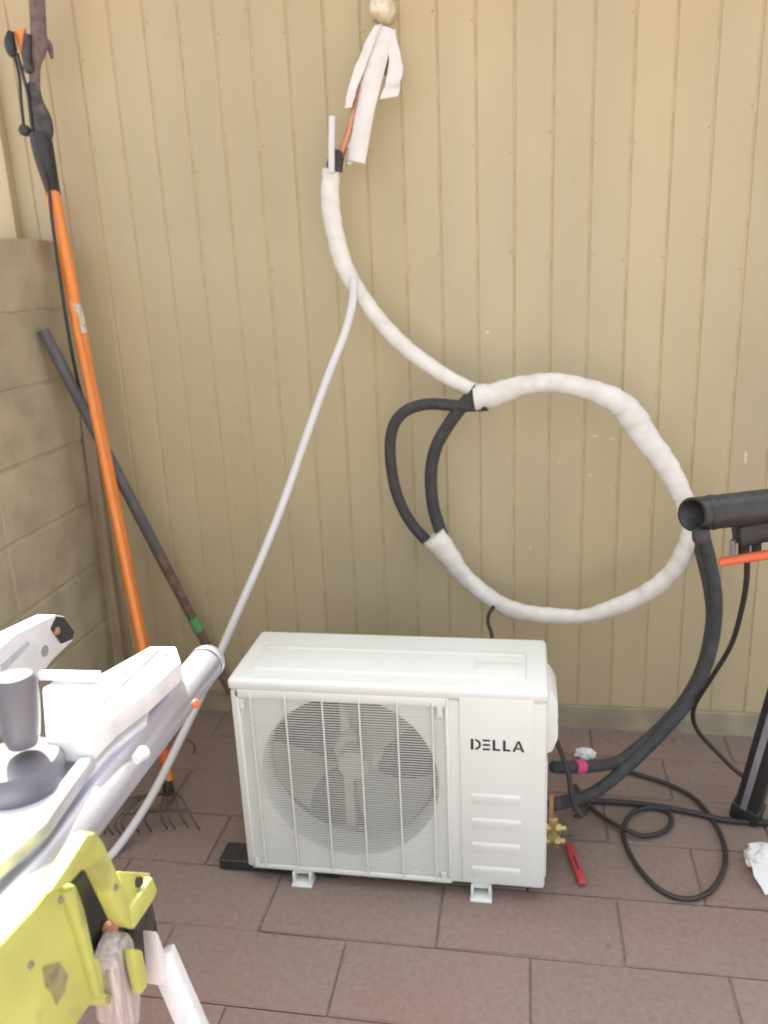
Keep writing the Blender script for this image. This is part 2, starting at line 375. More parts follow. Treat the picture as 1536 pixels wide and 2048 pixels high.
# grille
bm = NB(); nw = 70
for i in range(nw):
    z = .020+(.470-.020+.004)*i/(nw-1)
    acb(bm, .022, .507, -.0026, -.0006, z-.0009, z+.0009)
gr = part('grille_wires', bm, M['acp'], ac, kind='stuff')
bars = [(.053, .048), (.137, .131), (.225, .220), (.312, .306), (.399, .394), (.479, .475)]
for a, b in bars:
    bm = NB(); c = (a+b)/2; acb(bm, c-.0020, c+.0020, -.0085, -.0042, .006, .488, .0008, 1); part('grille_bar', bm, M['acp'], ac)
bm = NB()
acb(bm, .014, .512, -.006, .004, .476, .497, .003); acb(bm, .014, .024, -.006, .004, .004, .497, .003); acb(bm, .505, .514, -.006, .004, .004, .497, .003); acb(bm, .014, .512, -.006, .004, .002, .015, .003)
part('grille_frame', bm, M['acw'], ac, smooth=True)
# small clips at the grille's corners
for u_, w_ in ((.030, .462), (.494, .465), (.030, .022), (.494, .022)):
    bm = NB(); acb(bm, u_-.006, u_+.006, -.009, -.0048, w_-.012, w_+.012, .001); part('grille_clip', bm, M['acp'], ac)
# fan
fanhub = NB(); lathe(fanhub, [(.0, -.002), (.030, .0), (.038, .006), (.040, .05)], (X0+CU, Y0+.045, Z0+CW), (0, 1, 0), 32); fh = part('fan_hub', fanhub, M['fan'], ac, smooth=True)
for b in range(3):
    bm = NB(); a0 = math.radians(62+120*b); n1, n2 = 12, 8; grid = []
    for i in range(n1+1):
        rr = .036+(.200-.036)*i/n1; row_ = []
        span = math.radians(44+26*i/n1)
        for j in range(n2+1):
            t = j/n2-.5; a = a0+span*t+.25*(i/n1)**1.5
            row_.append(bm.verts.new((X0+CU+rr*math.cos(a), Y0+.062+.045*t, Z0+CW+rr*math.sin(a))))
        grid.append(row_)
    for i in range(n1):
        for j in range(n2): bm.faces.new((grid[i][j], grid[i+1][j], grid[i+1][j+1], grid[i][j+1]))
    bmesh.ops.solidify(bm, geom=bm.faces[:], thickness=.003)
    part('fan_blade', bm, M['fan'], ac, smooth=True)
bm = NB(); acb(bm, CU-.045, CU-.020, .125, .140, .02, H-.05, .003); acb(bm, CU+.020, CU+.045, .125, .140, .02, H-.05, .003)
part('motor_bracket', bm, M['motor'], ac)
bm = NB(); lathe(bm, [(.055, 0), (.06, .01), (.06, .07)], (X0+CU, Y0+.10, Z0+CW), (0, 1, 0), 24); part('fan_motor', bm, M['motor'], ac, smooth=True)
# service side front panel
bm = NB(); acb(bm, .536, .702, -.0055, .003, .010, .503, .0035, 3); fp = part('front_panel', bm, M['acw'], ac, smooth=True)
for w0, w1 in ((.229, .256), (.163, .190), (.096, .124), (.029, .057)):
    bm = NB()
    # wedge louvre: flush at its foot, proud at its top
    xs = (X0+.561, X0+.674)
    pts = []
    for u_ in xs: pts.append([(u_, Y0-.005, Z0+w1+.004), (u_, Y0-.0080, Z0+w1-.005), (u_, Y0-.0076, Z0+w1-.013), (u_, Y0-.005, Z0+w0-.006), (u_, Y0-.003, Z0+w1-.004)])
    va = [bm.verts.new(p) for p in pts[0]]; vb = [bm.verts.new(p) for p in pts[1]]
    bm.faces.new(va); bm.faces.new(vb[::-1])
    for i in range(5): bm.faces.new((va[i], vb[i], vb[(i+1) % 5], va[(i+1) % 5]))
    bmesh.ops.recalc_face_normals(bm, faces=bm.faces)
    bmesh.ops.bevel(bm, geom=bm.edges[:], offset=.0022, segments=2, profile=.5, affect='EDGES', clamp_overlap=True)
    part('louvre', bm, M['acw'], fp, smooth=True)
# lettering D E L L A
def q(bm, u0, u1, w0, w1): acb(bm, u0, u1, -.0063, -.0050, w0, w1)
wb, wt = .3725, .3995
bm = NB(); q(bm, .562, .568, wb, wt)
rr = (wt-wb)/2; cu = .572; P = []
for k in range(13): a = -PI/2+PI*k/12; P.append((cu+rr*.95*math.cos(a), wb+rr+rr*math.sin(a)))
Pi = [(cu+(rr-.0045)*.9*math.cos(-PI/2+PI*k/12), wb+rr+(rr-.0045)*math.sin(-PI/2+PI*k/12)) for k in range(13)]
for k in range(12):
    prism(bm, [Vector((X0+p[0], Y0-.0050, Z0+p[1])) for p in (P[k], P[k+1], Pi[k+1], Pi[k])], (0, -.0013, 0))
part('letter', bm, M['logo'], fp)
bm = NB()
for w_ in (wb+.0022, (wb+wt)/2, wt-.0022): q(bm, .589, .605, w_-.0022, w_+.0022)
part('letter', bm, M['logo'], fp)
for u_ in (.611, .634):
    bm = NB(); q(bm, u_, u_+.0058, wb, wt); q(bm, u_+.0058, u_+.0165, wb, wb+.0045); part('letter', bm, M['logo'], fp)
bm = NB()
def pq(pts): prism(bm, [Vector((X0+a, Y0-.0050, Z0+b)) for a, b in pts], (0, -.0013, 0))
pq([(.655, wb), (.6605, wb), (.6700, wt), (.6660, wt)]); pq([(.6755, wb), (.6815, wb), (.6712, wt), (.6672, wt-.001)])
q(bm, .6635, .6735, wb+.006, wb+.0095)
part('letter', bm, M['logo'], fp)
# service cover / handle on the right side
bm = NB()
prof = [(.0, .535), (.012, .527), (.026, .498), (.028, .455), (.024, .448), (.028, .440), (.028, .405), (.016, .372), (.0, .362)]
P = [Vector((X0+W+a-.001, Y0+.05, Z0+b-.03)) for a, b in prof]; prism(bm, P, (0, .13, 0), .004); part('valve_cover', bm, M['acw'], ac, smooth=True)
bm = NB(); acb(bm, W-.001, W+.0035, .02, D-.02, .02, .33, .002); part('side_plate', bm, M['acw'], ac)
# brass valves, nuts and a copper stub
for zz, yy, s in ((.120, .08, 1.0), (.060, .11, 1.15)):
    bm = NB(); c = Vector((X0+W+.003, Y0+yy, Z0+zz-.005))
    lathe(bm, [(.014*s, 0), (.014*s, .012), (.009*s, .013), (.009*s, .022), (.015*s, .023), (.015*s, .036), (.008*s, .037), (.008*s, .048)], c, (1, 0, 0), 6)
    vv = part('valve', bm, M['brass'], ac)
    bm = NB(); lathe(bm, [(.011*s, -.012), (.013*s, .0), (.013*s, .016), (.008, .02)], c+Vector((.017, 0, .010)), (0, 0, 1), 6); part('valve_cap', bm, M['brass'], vv)
bm = NB(); tube(bm, [Vector((X0+W+.016, Y0+.08, Z0+z_)) for z_ in (.14, .17, .205)], .0055, 10, 3); part('copper_stub', bm, M['copper'], ac, smooth=True)
# feet
for px in (606, 962):
    for back in (0, 1):
        c = Y(px, 1760, Y0-.005); u_ = c.x; yb = Y0-.022 if not back else Y0+D-.02
        bm = NB()
        box(bm, u_-.026, u_+.026, yb, yb+.045, .0, .006, .002)
        box(bm, u_-.024, u_-.018, yb+.008, yb+.045, .006, .034, .0015); box(bm, u_+.018, u_+.024, yb+.008, yb+.045, .006, .034, .0015)
        box(bm, u_-.022, u_+.022, yb+.026, yb+.045, .020, .0345, .0015)
        part('foot', bm, M['acw'], ac, smooth=True)
t = thing('support_plank', 'flat black plank lying under the left end of the white unit', 'plank', (.56, -.72, 0))
bm = NB(); box(bm, .487, .80, -.770, -.700, .0015, .030, .003); part('plank_body', bm, M['black'], t)
COL.objects.unlink(t.children[0]); bpy.data.objects.remove(t.children[0]); 
bpy.data.objects.remove(t)
bm = NB(); box(bm, .487, .80, -.770, -.700, .0015, .030, .003)
pl = part('support_plank', bm, M['black'], None); tag(pl, 'flat black plank lying under the left end of the white unit', 'plank')

# ================================================================== LINE SET
ls = thing('line_set', 'white tape wrapped refrigerant line looped against the tan board wall with black foam tubes', 'pipe', Y(950, 800, -.12))
random.seed(3)
def tapemod(L, a): return 1+.10*((L*20+a/6.2832) % 1.0-.5)+.09*noise.noise(Vector((L*9, math.cos(a)*.8, math.sin(a)*.8)))
def path(L): return [Y(*p) for p in L]
bm = NB(); tube(bm, path([(662, 338, -.10), (661, 400, -.10), (668, 455, -.10), (684, 520, -.105), (715, 580, -.11), (765, 648, -.115), (825, 707, -.12), (890, 752, -.125), (948, 780, -.13)]), [.024, .026, .026, .025, .023, .023, .023, .022, .020], 16, 12, flat=.85, mod=tapemod)
part('tape_wrap', bm, M['tape'], ls, smooth=True, label='upper tape wrapped length running up to the wall outlet')
bm = NB(); tube(bm, path([(950, 795, -.135), (985, 790, -.14), (1040, 772, -.145), (1105, 766, -.15), (1170, 777, -.15), (1230, 802, -.15), (1262, 830, -.15), (1295, 880, -.155), (1335, 935, -.16), (1362, 985, -.165), (1375, 1020, -.17)]), [.038, .034, .028, .027, .028, .034, .037, .034, .030, .028, .027], 16, 12, flat=.7, mod=tapemod)
part('tape_wrap', bm, M['tape'], ls, smooth=True, label='upper arc of the loop in white tape')
bm = NB(); tube(bm, path([(1388, 1040, -.18), (1376, 1090, -.18), (1345, 1143, -.17), (1290, 1188, -.16), (1220, 1218, -.155), (1165, 1233, -.15), (1110, 1232, -.145), (1040, 1224, -.145), (985, 1200, -.14), (930, 1155, -.135), (895, 1108, -.135), (866, 1072, -.135)]), [.026, .027, .027, .026, .026, .022, .025, .027, .027, .027, .034, .038], 16, 12, flat=.8, mod=tapemod)
part('tape_wrap', bm, M['tape'], ls, smooth=True, label='lower arc of the loop in white tape')
foam = lambda L, a: 1+.03*noise.noise(Vector((L*12, a*.3, 0)))
BT = [
 ([(866, 1090, -.125), (850, 1078, -.125), (815, 1035, -.12), (790, 975, -.12), (780, 900, -.12), (788, 850, -.12), (815, 820, -.12), (860, 808, -.125), (920, 812, -.13), (975, 810, -.14)], .0165),
 ([(884, 1070, -.122), (877, 1050, -.12), (866, 1010, -.12), (862, 950, -.12), (872, 895, -.12), (900, 845, -.125), (935, 800, -.13), (952, 785, -.125)], .0185),
 ([(1375, 1000, -.17), (1388, 1060, -.18), (1405, 1120, -.20), (1420, 1190, -.23), (1422, 1250, -.25), (1405, 1330, -.29), (1372, 1395, -.33), (1325, 1450, -.37), (1275, 1495, -.41), (1235, 1523, -.44), (1190, 1532, -.49), (1140, 1534, -.55), (1108, 1534, -.60)], .0155),
 ([(1380, 1000, -.19), (1405, 1065, -.20), (1420, 1120, -.22), (1432, 1190, -.25), (1430, 1255, -.27), (1414, 1325, -.31), (1384, 1392, -.35), (1338, 1450, -.39), (1290, 1500, -.42), (1238, 1548, -.465), (1195, 1580, -.51), (1165, 1594, -.55), (1120, 1606, -.63), (1108, 1608, -.68)], .0165)]
for L_, r_ in BT:
    bm = NB(); tube(bm, path(L_), r_, 14, 10, mod=foam); part('foam_tube', bm, M['foamb'], ls, smooth='all')
bm = NB(); prism(bm, path([(950, 768, -.150), (953, 822, -.150), (915, 818, -.150), (930, 795, -.150)]), (0, .03, 0), .003); part('foam_collar', bm, M['foamb'], ls, smooth=True)
bm = NB(); tube(bm, path([(672, 345, -.10), (670, 325, -.10), (676, 300, -.10)]), [.020, .022, .014], 12, 6, mod=lambda L, a: 1+.25*noise.noise(Vector((L*60, math.cos(a)*2, math.sin(a)*2)))); part('foam_end', bm, M['foamb'], ls, smooth=True)
bm = NB(); tube(bm, path([(676, 318, -.095), (690, 285, -.09), (702, 248, -.085), (712, 205, -.08), (722, 170, -.075)]), .0095, 12, 6); part('copper_pipe', bm, M['copper'], ls, smooth='all')
bm = NB(); tube(bm, path([(686, 345, -.10), (690, 320, -.095), (697, 296, -.09)]), .004, 8, 5); part('yellow_wire', bm, M['brass'], ls, smooth='all')
bm = NB(); tube(bm, path([(663, 345, -.128), (663, 290, -.128), (664, 233, -.124)]), .0088, 12, 3, inner=.75); part('hose_stub', bm, M['pvc'], ls, smooth=True)
bm = NB(); tube(bm, path([(1156, 1520, -.53), (1156, 1552, -.53)]), .006, 10, 1)
bm.free(); bm = NB(); P = path([(1148, 1534, -.54), (1165, 1533, -.52)]); tube(bm, P, .0185, 14, 1); part('pink_tape', bm, M['pink'], ls, smooth=True)
bm = NB(); tube(bm, path([(988, 1212, -.17), (978, 1228, -.175), (976, 1245, -.18), (982, 1264, -.19), (990, 1300, -.22)]), .0055, 10, 6)
o = part('signal_cable', bm, M['cable'], None, smooth='all'); tag(o, 'short black cable dropping from the white loop behind the outdoor unit', 'cable')
# pipes leaving the wall
wo_ = thing('wall_outlet', 'pipe outlet high on the tan wall with foam plug and hanging white tape strips', 'pipe outlet', Y(765, 40, 0))
bm = NB(); c = Y(769, 28, -.0)
lathe(bm, [(.030, -.0), (.031, .04), (.029, .070), (.021, .088), (.010, .095)], c, (0, -1, .05), 24)
for v_ in bm.verts: v_.co += Vector([noise.noise(v_.co*60+Vector((i*9, 0, 0)))*.009 for i in range(3)])
part('foam_plug', bm, M['sealant'], wo_, smooth='all')
sd_ = (1, .15, .1)
bm = NB(); strip(bm, path([(757, 50, -.10), (740, 85, -.105), (722, 130, -.105), (706, 175, -.105), (697, 215, -.10)]), [.018, .024, .026, .024, .018], .009, sd_); part('tape_strip', bm, M['foamw'], wo_, smooth=True, label='left strip of white tape')
bm = NB(); tube(bm, path([(770, 55, -.085), (757, 110, -.088), (743, 165, -.09), (731, 220, -.09), (721, 275, -.09), (712, 324, -.09)]), [.021, .026, .026, .025, .025, .026], 14, 8, flat=.55, inner=.75); part('insulated_pipe', bm, M['foamw'], wo_, smooth=True)
bm = NB(); strip(bm, path([(781, 60, -.08), (787, 95, -.085), (791, 135, -.085), (786, 165, -.085), (778, 195, -.08)]), [.022, .026, .038, .042, .046], .005, sd_); part('tape_strip', bm, M['foamw'], wo_, smooth=True, label='right short strip of white tape')
bm = NB(); tube(bm, path([(779, 80, -.075), (775, 115, -.075), (768, 150, -.075)]), .005, 8, 4); part('black_wire', bm, M['cable'], wo_)
bm = NB(); tube(bm, path([(705, 250, -.075), (697, 300, -.078), (700, 330, -.08)]), .012, 10, 5); part('insulated_pipe', bm, M['foamw'], wo_, smooth='all')
# drain hose
a = Y(708, 560, -.135); b = Z(205, 1790, .014)
def lerp(t): return a.lerp(b, t)
bm = NB(); P = []
Ppx = [(708, 555), (705, 605), (690, 665), (655, 755), (610, 880), (570, 995), (525, 1110), (475, 1225), (420, 1352), (365, 1470), (300, 1598), (235, 1728), (205, 1790)]
Yd = [-.135, -.14, -.155, -.19, -.24, -.29, -.345, -.41, -.48, -.56, -.645, -.745, -.80]
P = [Y(px, py, yd) for (px, py), yd in zip(Ppx, Yd)]
for p_ in P:
    if p_.z < .012: p_.z = .012
tube(bm, P, .0112, 14, 8, inner=.8); dh = part('drain_hose', bm, M['pvc'], None, smooth=True)
tag(dh, 'thin white drain hose slanting from the taped line down to the floor', 'hose')

# ================================================================== TOOLS IN THE CORNER
# pole pruner
pp = thing('pole_pruner', 'orange pole pruner with black cutting head leaning on the wall, white label on its pole', 'pole pruner', Z(325, 1490, 0))
A = Y(104, 375, -.10); B = Z(322, 1480, .01)
bm = NB(); tube(bm, [A, A.lerp(B, .25), A.lerp(B, .5), A.lerp(B, .75), B], [.0185, .0185, .020, .0205, .0205], 18, 2); pole = part('pole', bm, M['orange'], pp, smooth=True)
# label wraps the front of the pole
d_ = (B-A).normalized(); pc = Y(149, 640, 0)
def onpole(py):  # point of the pole at photo height py
    lo, hi = 0., 1.
    for _ in range(30):
        m_ = (lo+hi)/2; P_ = A.lerp(B, m_); dd = P_-CAM; yy = 1024-F*dd.dot(up)/dd.dot(fw)
        if yy < py: lo = m_
        else: hi = m_
    return A.lerp(B, lo)
bm = NB(); P0, P1 = onpole(608), onpole(668); side = d_.cross(CAM-P0).normalized(); front = side.cross(d_).normalized()
if front.dot(CAM-P0) < 0: front = -front
rows = []
for i in range(9):
    t_ = i/8; c = P0.lerp(P1, t_); wd = 1.15 if t_ > .25 else .45+.7*math.sqrt(t_/.25)
    rows.append([bm.verts.new(c+front*math.cos(s_*wd)*.0205+side*math.sin(s_*wd)*.0205) for s_ in [k/5-1 for k in range(11)]])
for i in range(8):
    for k in range(10): bm.faces.new((rows[i][k], rows[i+1][k], rows[i+1][k+1], rows[i][k+1]))
part('label', bm, M['label'], pole, smooth='all')
HP = lambda px, py, d=0.: Y(px, py, -.12-d)
bm = NB(); tube(bm, [HP(80, 268), HP(90, 318), A.lerp(B, -.0), A.lerp(B, .01)], [.030, .028, .021, .021], 16, 4); part('socket', bm, M['black'], pp, smooth=True)
bm = NB(); tube(bm, [HP(66, 165), HP(72, 205), HP(84, 240), HP(86, 262), HP(82, 272)], [.016, .022, .028, .030, .026], 14, 6, flat=.6); part('head_casting', bm, M['dkmetal'], pp, smooth=True)
bm = NB(); tube(bm, [HP(74, -60), HP(74, 0), HP(77, 60), HP(78, 95), HP(70, 130), HP(70, 180)], [.026, .024, .024, .024, .018, .016], 12, 5, flat=.45); part('upper_blade', bm, M['branch'], pp, smooth=True)
bm = NB(); tube(bm, [HP(82, 78), HP(98, 92, -.01), HP(104, 118, -.02)], [.016, .010, .004], 10, 5, flat=.4); part('hook', bm, M['branch'], pp, smooth=True)
bm = NB(); prism(bm, [HP(*p) for p in ((26, 60), (47, 55), (49, 75), (52, 140), (44, 120), (32, 82))], (0, .014, 0), .003); part('orange_lever', bm, M['orange'], pp, smooth=True)
bm = NB(); tube(bm, [HP(22, 62, .01), HP(20, 85, .01), HP(25, 105, .01), HP(32, 110, .01)], [.008, .015, .014, .006], 12, 5); pad = part('pulley', bm, M['black'], pp, smooth=True)
bm = NB(); tube(bm, [HP(55, 68, .01), HP(54, 110, .01), HP(60, 145, .01)], [.010, .013, .012], 12, 5); part('pulley', bm, M['dkmetal'], pp, smooth=True)
bm = NB(); lathe(bm, [(.014, 0), (.016, .004), (.016, .012), (.012, .016)], HP(61, 136, .0), (0, -1, 0), 20); part('pivot_bolt', bm, M['dkmetal'], pp, smooth=True)
bm = NB(); lathe(bm, [(.012, 0), (.015, .004), (.015, .018), (.010, .022)], HP(54, 262, .0), (0, -1, 0), 14); part('clamp', bm, M['black'], pp, smooth=True)
for L_ in ([(27, 108), (38, 150), (42, 200), (48, 258)], [(34, 106), (46, 150), (56, 190), (62, 240), (66, 268)]):
    bm = NB(); tube(bm, [HP(*p, .012) for p in L_], .0045, 8, 5); part('rope', bm, M['cable'], pp, smooth='all')
bm = NB(); tube(bm, [HP(66, 268, .012), HP(84, 330, .02)]+[Y(px, py, yy) for px, py, yy in ((97, 378, -.128), (104, 440, -.135), (115, 520, -.148), (128, 610, -.165), (141, 690, -.160), (159, 775, -.140), (186, 860, -.125))], .0048, 8, 6); part('rope', bm, M['cable'], pp, smooth='all', label='black rope running down beside the orange pole')
# spring rake behind it
rk = thing('garden_rake', 'wire tined garden rake with orange handle standing on the pavers behind the pruner', 'rake', Z(300, 1660, 0))
RA = Y(97, 382, -.045); RB = Y(339, 1560, -.50)
bm = NB(); tube(bm, [RA, RA.lerp(RB, .5), RB], .0115, 14, 2); part('handle', bm, M['orange'], rk, smooth=True)
bm = NB(); tube(bm, [RA.lerp(RB, .94), RA.lerp(RB, .985)], .017, 14, 1); part('ferrule', bm, M['orangep'], rk, smooth=True)
bm = NB(); tube(bm, [Y(334, 1560, -.50), Y(338, 1590, -.515)], [.014, .018], 12, 1); part('ferrule', bm, M['black'], rk, smooth=True)
tips = [(196, 1668), (210, 1666), (226, 1668), (242, 1668), (255, 1666), (278, 1664), (303, 1662), (335, 1658), (350, 1657), (376, 1655), (399, 1659)]
root = Y(338, 1585, -.515)
for i, (px, py) in enumerate(tips):
    e = Z(px, py, .003); k_ = Z(px-12+ (i-5)*-.5, py-24, .045); 
    bm = NB(); mid = root.lerp(k_, .55)+Vector((0, .0, .03))
    tube(bm, [root, mid, k_, e], .0022, 6, 5); part('tine', bm, M['wire'], rk, smooth='all')
bm = NB(); tube(bm, [Z(205, 1645, .05).lerp(root, .25), Z(300, 1640, .05).lerp(root, .3), Z(392, 1632, .05).lerp(root, .25)], .0025, 6, 6); part('cross_brace', bm, M['wire'], rk)
bm = NB(); cc = Y(372, 1495, -.40)
P = [cc+Vector((math.cos(a)*.028, 0, math.sin(a)*.028)) for a in [k*PI/8-.8 for k in range(9)]]; tube(bm, P, .003, 6, 2)
o = part('wire_hook', bm, M['wire'], rk, smooth='all')
# grey handled bar
gb = thing('digging_tool', 'grey handled tool with rusty lower shaft and green tape band leaning in the corner', 'garden tool', Y(462, 1385, -.04))
GA = Xp(86, 660, -.128); GBt = Y(462, 1385, -.04)
def seg(t0, t1, r1, r2, m, n, lab=None):
    bm = NB(); tube(bm, [GA.lerp(GBt, t0), GA.lerp(GBt, (t0+t1)/2), GA.lerp(GBt, t1)], [r1, (r1+r2)/2, r2], 14, 2, inner=.8 if t0 == 0 else 0); part(n, bm, m, gb, smooth=True, label=lab)
def fr(py):
    lo, hi = 0., 1.
    for _ in range(30):
        m_ = (lo+hi)/2; dd = GA.lerp(GBt, m_)-CAM; yy = 1024-F*dd.dot(up)/dd.dot(fw)
        if yy < py: lo = m_
        else: hi = m_
    return lo
seg(0, fr(1108), .0165, .0175, M['greyrod'], 'grip'); seg(fr(1108), fr(1240), .0185, .0150, M['rust'], 'shaft'); seg(fr(1236), fr(1262), .0175, .0175, M['green'], 'tape_band'); seg(fr(1260), 1, .0140, .0150, M['rust'], 'shaft', 'dark lower end of the shaft')
# wooden stake
st = Y(172, 830, -.022); s2 = Y(241, 1330, -.075); dn = (s2-st); s3 = st+dn*((st.z-.002)/(-dn.z))
bm = NB(); bar(bm, s3, st, .034, .012, .002, upv=(0, -1, 0)); o = part('wooden_stake', bm, M['wood'], None); tag(o, 'thin weathered wooden stake leaning in the corner behind the orange pole', 'stake')

# ================================================================== FLOOR ITEMS AT RIGHT
def fcable(name, pts, r, label, mod=None):
    bm = NB(); tube(bm, [Z(px, py, z_) for px, py, z_ in pts], r, 10, 10); o = part(name, bm, M['cable'], None, smooth='all'); tag(o, label, 'cable'); return o
fcable('cable', [(1112, 1532, .06), (1150, 1528, .03), (1215, 1532, .012), (1280, 1550, .009), (1340, 1570, .009), (1390, 1598, .009), (1425, 1640, .009), (1448, 1690, .009), (1447, 1738, .009), (1420, 1782, .009), (1375, 1798, .009), (1325, 1783, .009), (1280, 1740, .009), (1252, 1690, .010), (1247, 1655, .012), (1265, 1626, .012), (1300, 1615, .010), (1333, 1622, .010), (1343, 1642, .010), (1328, 1662, .010), (1290, 1672, .010), (1258, 1662, .020), (1215, 1640, .016), (1180, 1612, .012), (1150, 1575, .016)], .0062, 'long black cable looped loosely on the pavers right of the unit')
fcable('cable', [(1112, 1612, .05), (1150, 1604, .02), (1200, 1602, .010), (1290, 1609, .010), (1380, 1624, .010), (1450, 1640, .010), (1540, 1646, .010), (1620, 1650, .010)], .0075, 'black cable lying straight from the brass valves towards the black stand')
bm = NB(); tube(bm, path([(1112, 1480, -.62), (1125, 1512, -.62), (1137, 1550, -.63), (1143, 1590, -.64), (1152, 1618, -.645), (1166, 1632, -.65)]), .0065, 10, 8); o = part('power_lead', bm, M['cable'], None, smooth='all'); tag(o, 'short black lead hanging down from the side cover of the white unit', 'cable')
bm = NB(); tube(bm, [Z(*p) for p in ((1150, 1570, .02), (1165, 1590, .014), (1176, 1608, .012), (1168, 1625, .01), (1150, 1632, .012))], .005, 8, 8); o = part('wire_end', bm, M['cable'], None, smooth='all'); tag(o, 'curled thin black wire end on the pavers beside the brass valves', 'wire')
# wrench
wr = thing('wrench', 'red handled wrench lying on the pavers below the brass valves', 'wrench', Z(1140, 1690, 0))
a, b = Z(1137, 1688, .018), Z(1166, 1768, .012)
bm = NB(); bar(bm, a, b, .021, .012, .005, seg=3); h_ = part('handle', bm, M['red'], wr, smooth=True)
bm = NB(); bar(bm, a.lerp(b, .35)+Vector((0, 0, .0062)), a.lerp(b, .7)+Vector((0, 0, .0062)), .004, .001); part('handle_slot', bm, M['logo'], h_)
bm = NB(); c = Z(1132, 1672, .02); bar(bm, a+(a-b).normalized()*-.004, c, .016, .009, .002); bar(bm, c, c+Vector((-.012, .045, .004)), .034, .013, .003); bar(bm, c+Vector((-.028, .03, .003)), c+Vector((-.030, .062, .005)), .010, .012, .002); part('jaw', bm, M['steel'], wr, smooth=True)
# crumpled scraps
def scrap(name, c, sx, sy, sz, label, seed):
    bm = NB(); bmesh.ops.create_icosphere(bm, subdivisions=3, radius=1)
    for v_ in bm.verts:
        n_ = v_.co.normalized(); k = 1+.45*noise.noise(n_*2.2+Vector((seed, 0, 0)))+.22*abs(noise.noise(n_*6+Vector((0, seed, 0))))
        v_.co = Vector((n_.x*sx*k, n_.y*sy*k, max(n_.z*sz*k, -c.z+.001)))+c
    o = part(name, bm, M['scrap'], None); tag(o, label, 'scrap'); return o
scrap('tape_scrap', Z(1170, 1508, .02)+Vector((0, -.0, 0)), .028, .018, .017, 'small crumpled white tape scrap behind the pink banded black tube', 3.1)
t_ = thing('crumpled_wrap', 'crumpled white wrapping lying at the right edge of the pavers', 'wrapping', Z(1530, 1730, 0))
bm = NB(); bmesh.ops.create_icosphere(bm, subdivisions=3, radius=1); c = Z(1525, 1718, .025)
for v_ in bm.verts:
    n_ = v_.co.normalized(); k = 1+.5*noise.noise(n_*2.5+Vector((8, 0, 0)))+.25*abs(noise.noise(n_*7)); v_.co = Vector((n_.x*.035*k, n_.y*.04*k, max(n_.z*.028*k, -.024)))+c
part('ball', bm, M['scrap'], t_)
bm = NB(); strip(bm, [Z(1512, 1712, .04), Z(1525, 1745, .03), Z(1548, 1785, .006)], [.03, .045, .05], .004, (1, .3, .2)); part('loose_end', bm, M['scrap'], t_, smooth=True)
# black stand at right
bs = thing('black_stand', 'black tubular work stand at the right edge with orange lever and splayed leg', 'work stand', Z(1490, 1640, 0))
e0 = Y(1384, 1029, -.765); e1 = e0 + (Y(1536, 1012, -.76)-e0)*4.2
bm = NB(); tube(bm, [e0, e0.lerp(e1, .5), e1], .0345, 26, 1, inner=.86)
ax = (e1-e0).normalized(); cv = (CAM-e0); cv = (cv-ax*cv.dot(ax)).normalized()
for v_ in bm.verts:
    if (v_.co-e0).length < .12: v_.co += ax*(v_.co-e0).dot(cv)*.62
rail = part('rail', bm, M['blackm'], bs, smooth=True)
ax = (e1-e0).normalized()
bm = NB(); tube(bm, [e0+ax*.034, e0+ax*.042], .0358, 26, 1); part('collar', bm, M['black'], rail, smooth=True)
bm = NB(); lathe(bm, [(.0290, 0), (.0290, .01)], e0+ax*.026, ax, 24); part('end_plug', bm, M['dark'], rail)
p = Y(1500, 1068, -.74); bm = NB(); bar(bm, p-Vector((.028, 0, 0)), p+Vector((.16, .03, .03)), .05, .045, .006); part('bracket', bm, M['black'], bs, smooth=True)
p = Y(1398, 1072, -.79)
bm = NB(); bar(bm, p-ax*.012, p+ax*.02, .03, .03, .006); part('bracket', bm, M['blackm'], bs, smooth=True)
for px, m_ in ((1466, 'grey'), (1488, 'black'), (1500, 'grey'), (1512, 'black')):
    bm = NB(); tube(bm, [Y(px, 1080, -.74), Y(px-1, 1118, -.74)], .0065 if m_ == 'grey' else .011, 12, 1); part('bolt', bm, M[m_], bs, smooth=True)
bm = NB(); tube(bm, [Y(1438, 1125, -.78), Y(1485, 1117, -.78), Y(1540, 1109, -.78), Y(1600, 1100, -.78)], [.0085, .0095, .010, .010], 14, 4); part('lever', bm, M['orangep'], bs, smooth=True)
lf = Z(1492, 1628, .012); lt = e0.lerp(e1, .80)+Vector((.02, .04, -.03))
lt = Y(1610, 1240, -.66)
ldir = (lt-lf); lt2 = lf+ldir*((e1.z-.03)/ldir.z)
bm = NB(); bar(bm, lf, lt2, .062, .046, .006, upv=(-1, -1.6, 0)); leg = part('leg', bm, M['blackm'], bs, smooth=True)
s_ = ldir.normalized().cross(Vector((-1, -1.6, 0))).normalized(); u_ = s_.cross(ldir.normalized())
if u_.dot(CAM-lf) < 0: u_ = -u_
sgn = -1 if s_.dot(rt) > 0 else 1
off = u_*.0245+s_*(.006*sgn)
bm = NB(); bar(bm, lf+off+ldir.normalized()*.02, lt2+off, .016, .004, .0015, upv=u_); part('grey_strip', bm, M['grey'], leg, smooth=True)
bm = NB(); bar(bm, lf-ldir.normalized()*.012, lf+ldir.normalized()*.05, .074, .056, .008, upv=(-1, -1.6, 0)); part('rubber_foot', bm, M['black'], leg, smooth=True)
off2 = Vector((.42, -.35, 0))
bm = NB(); bar(bm, lf+off2, lt2+Vector((.12, -.08, 0)), .062, .046, .006, upv=(-1, -1.6, 0)); part('leg', bm, M['blackm'], bs, smooth=True)
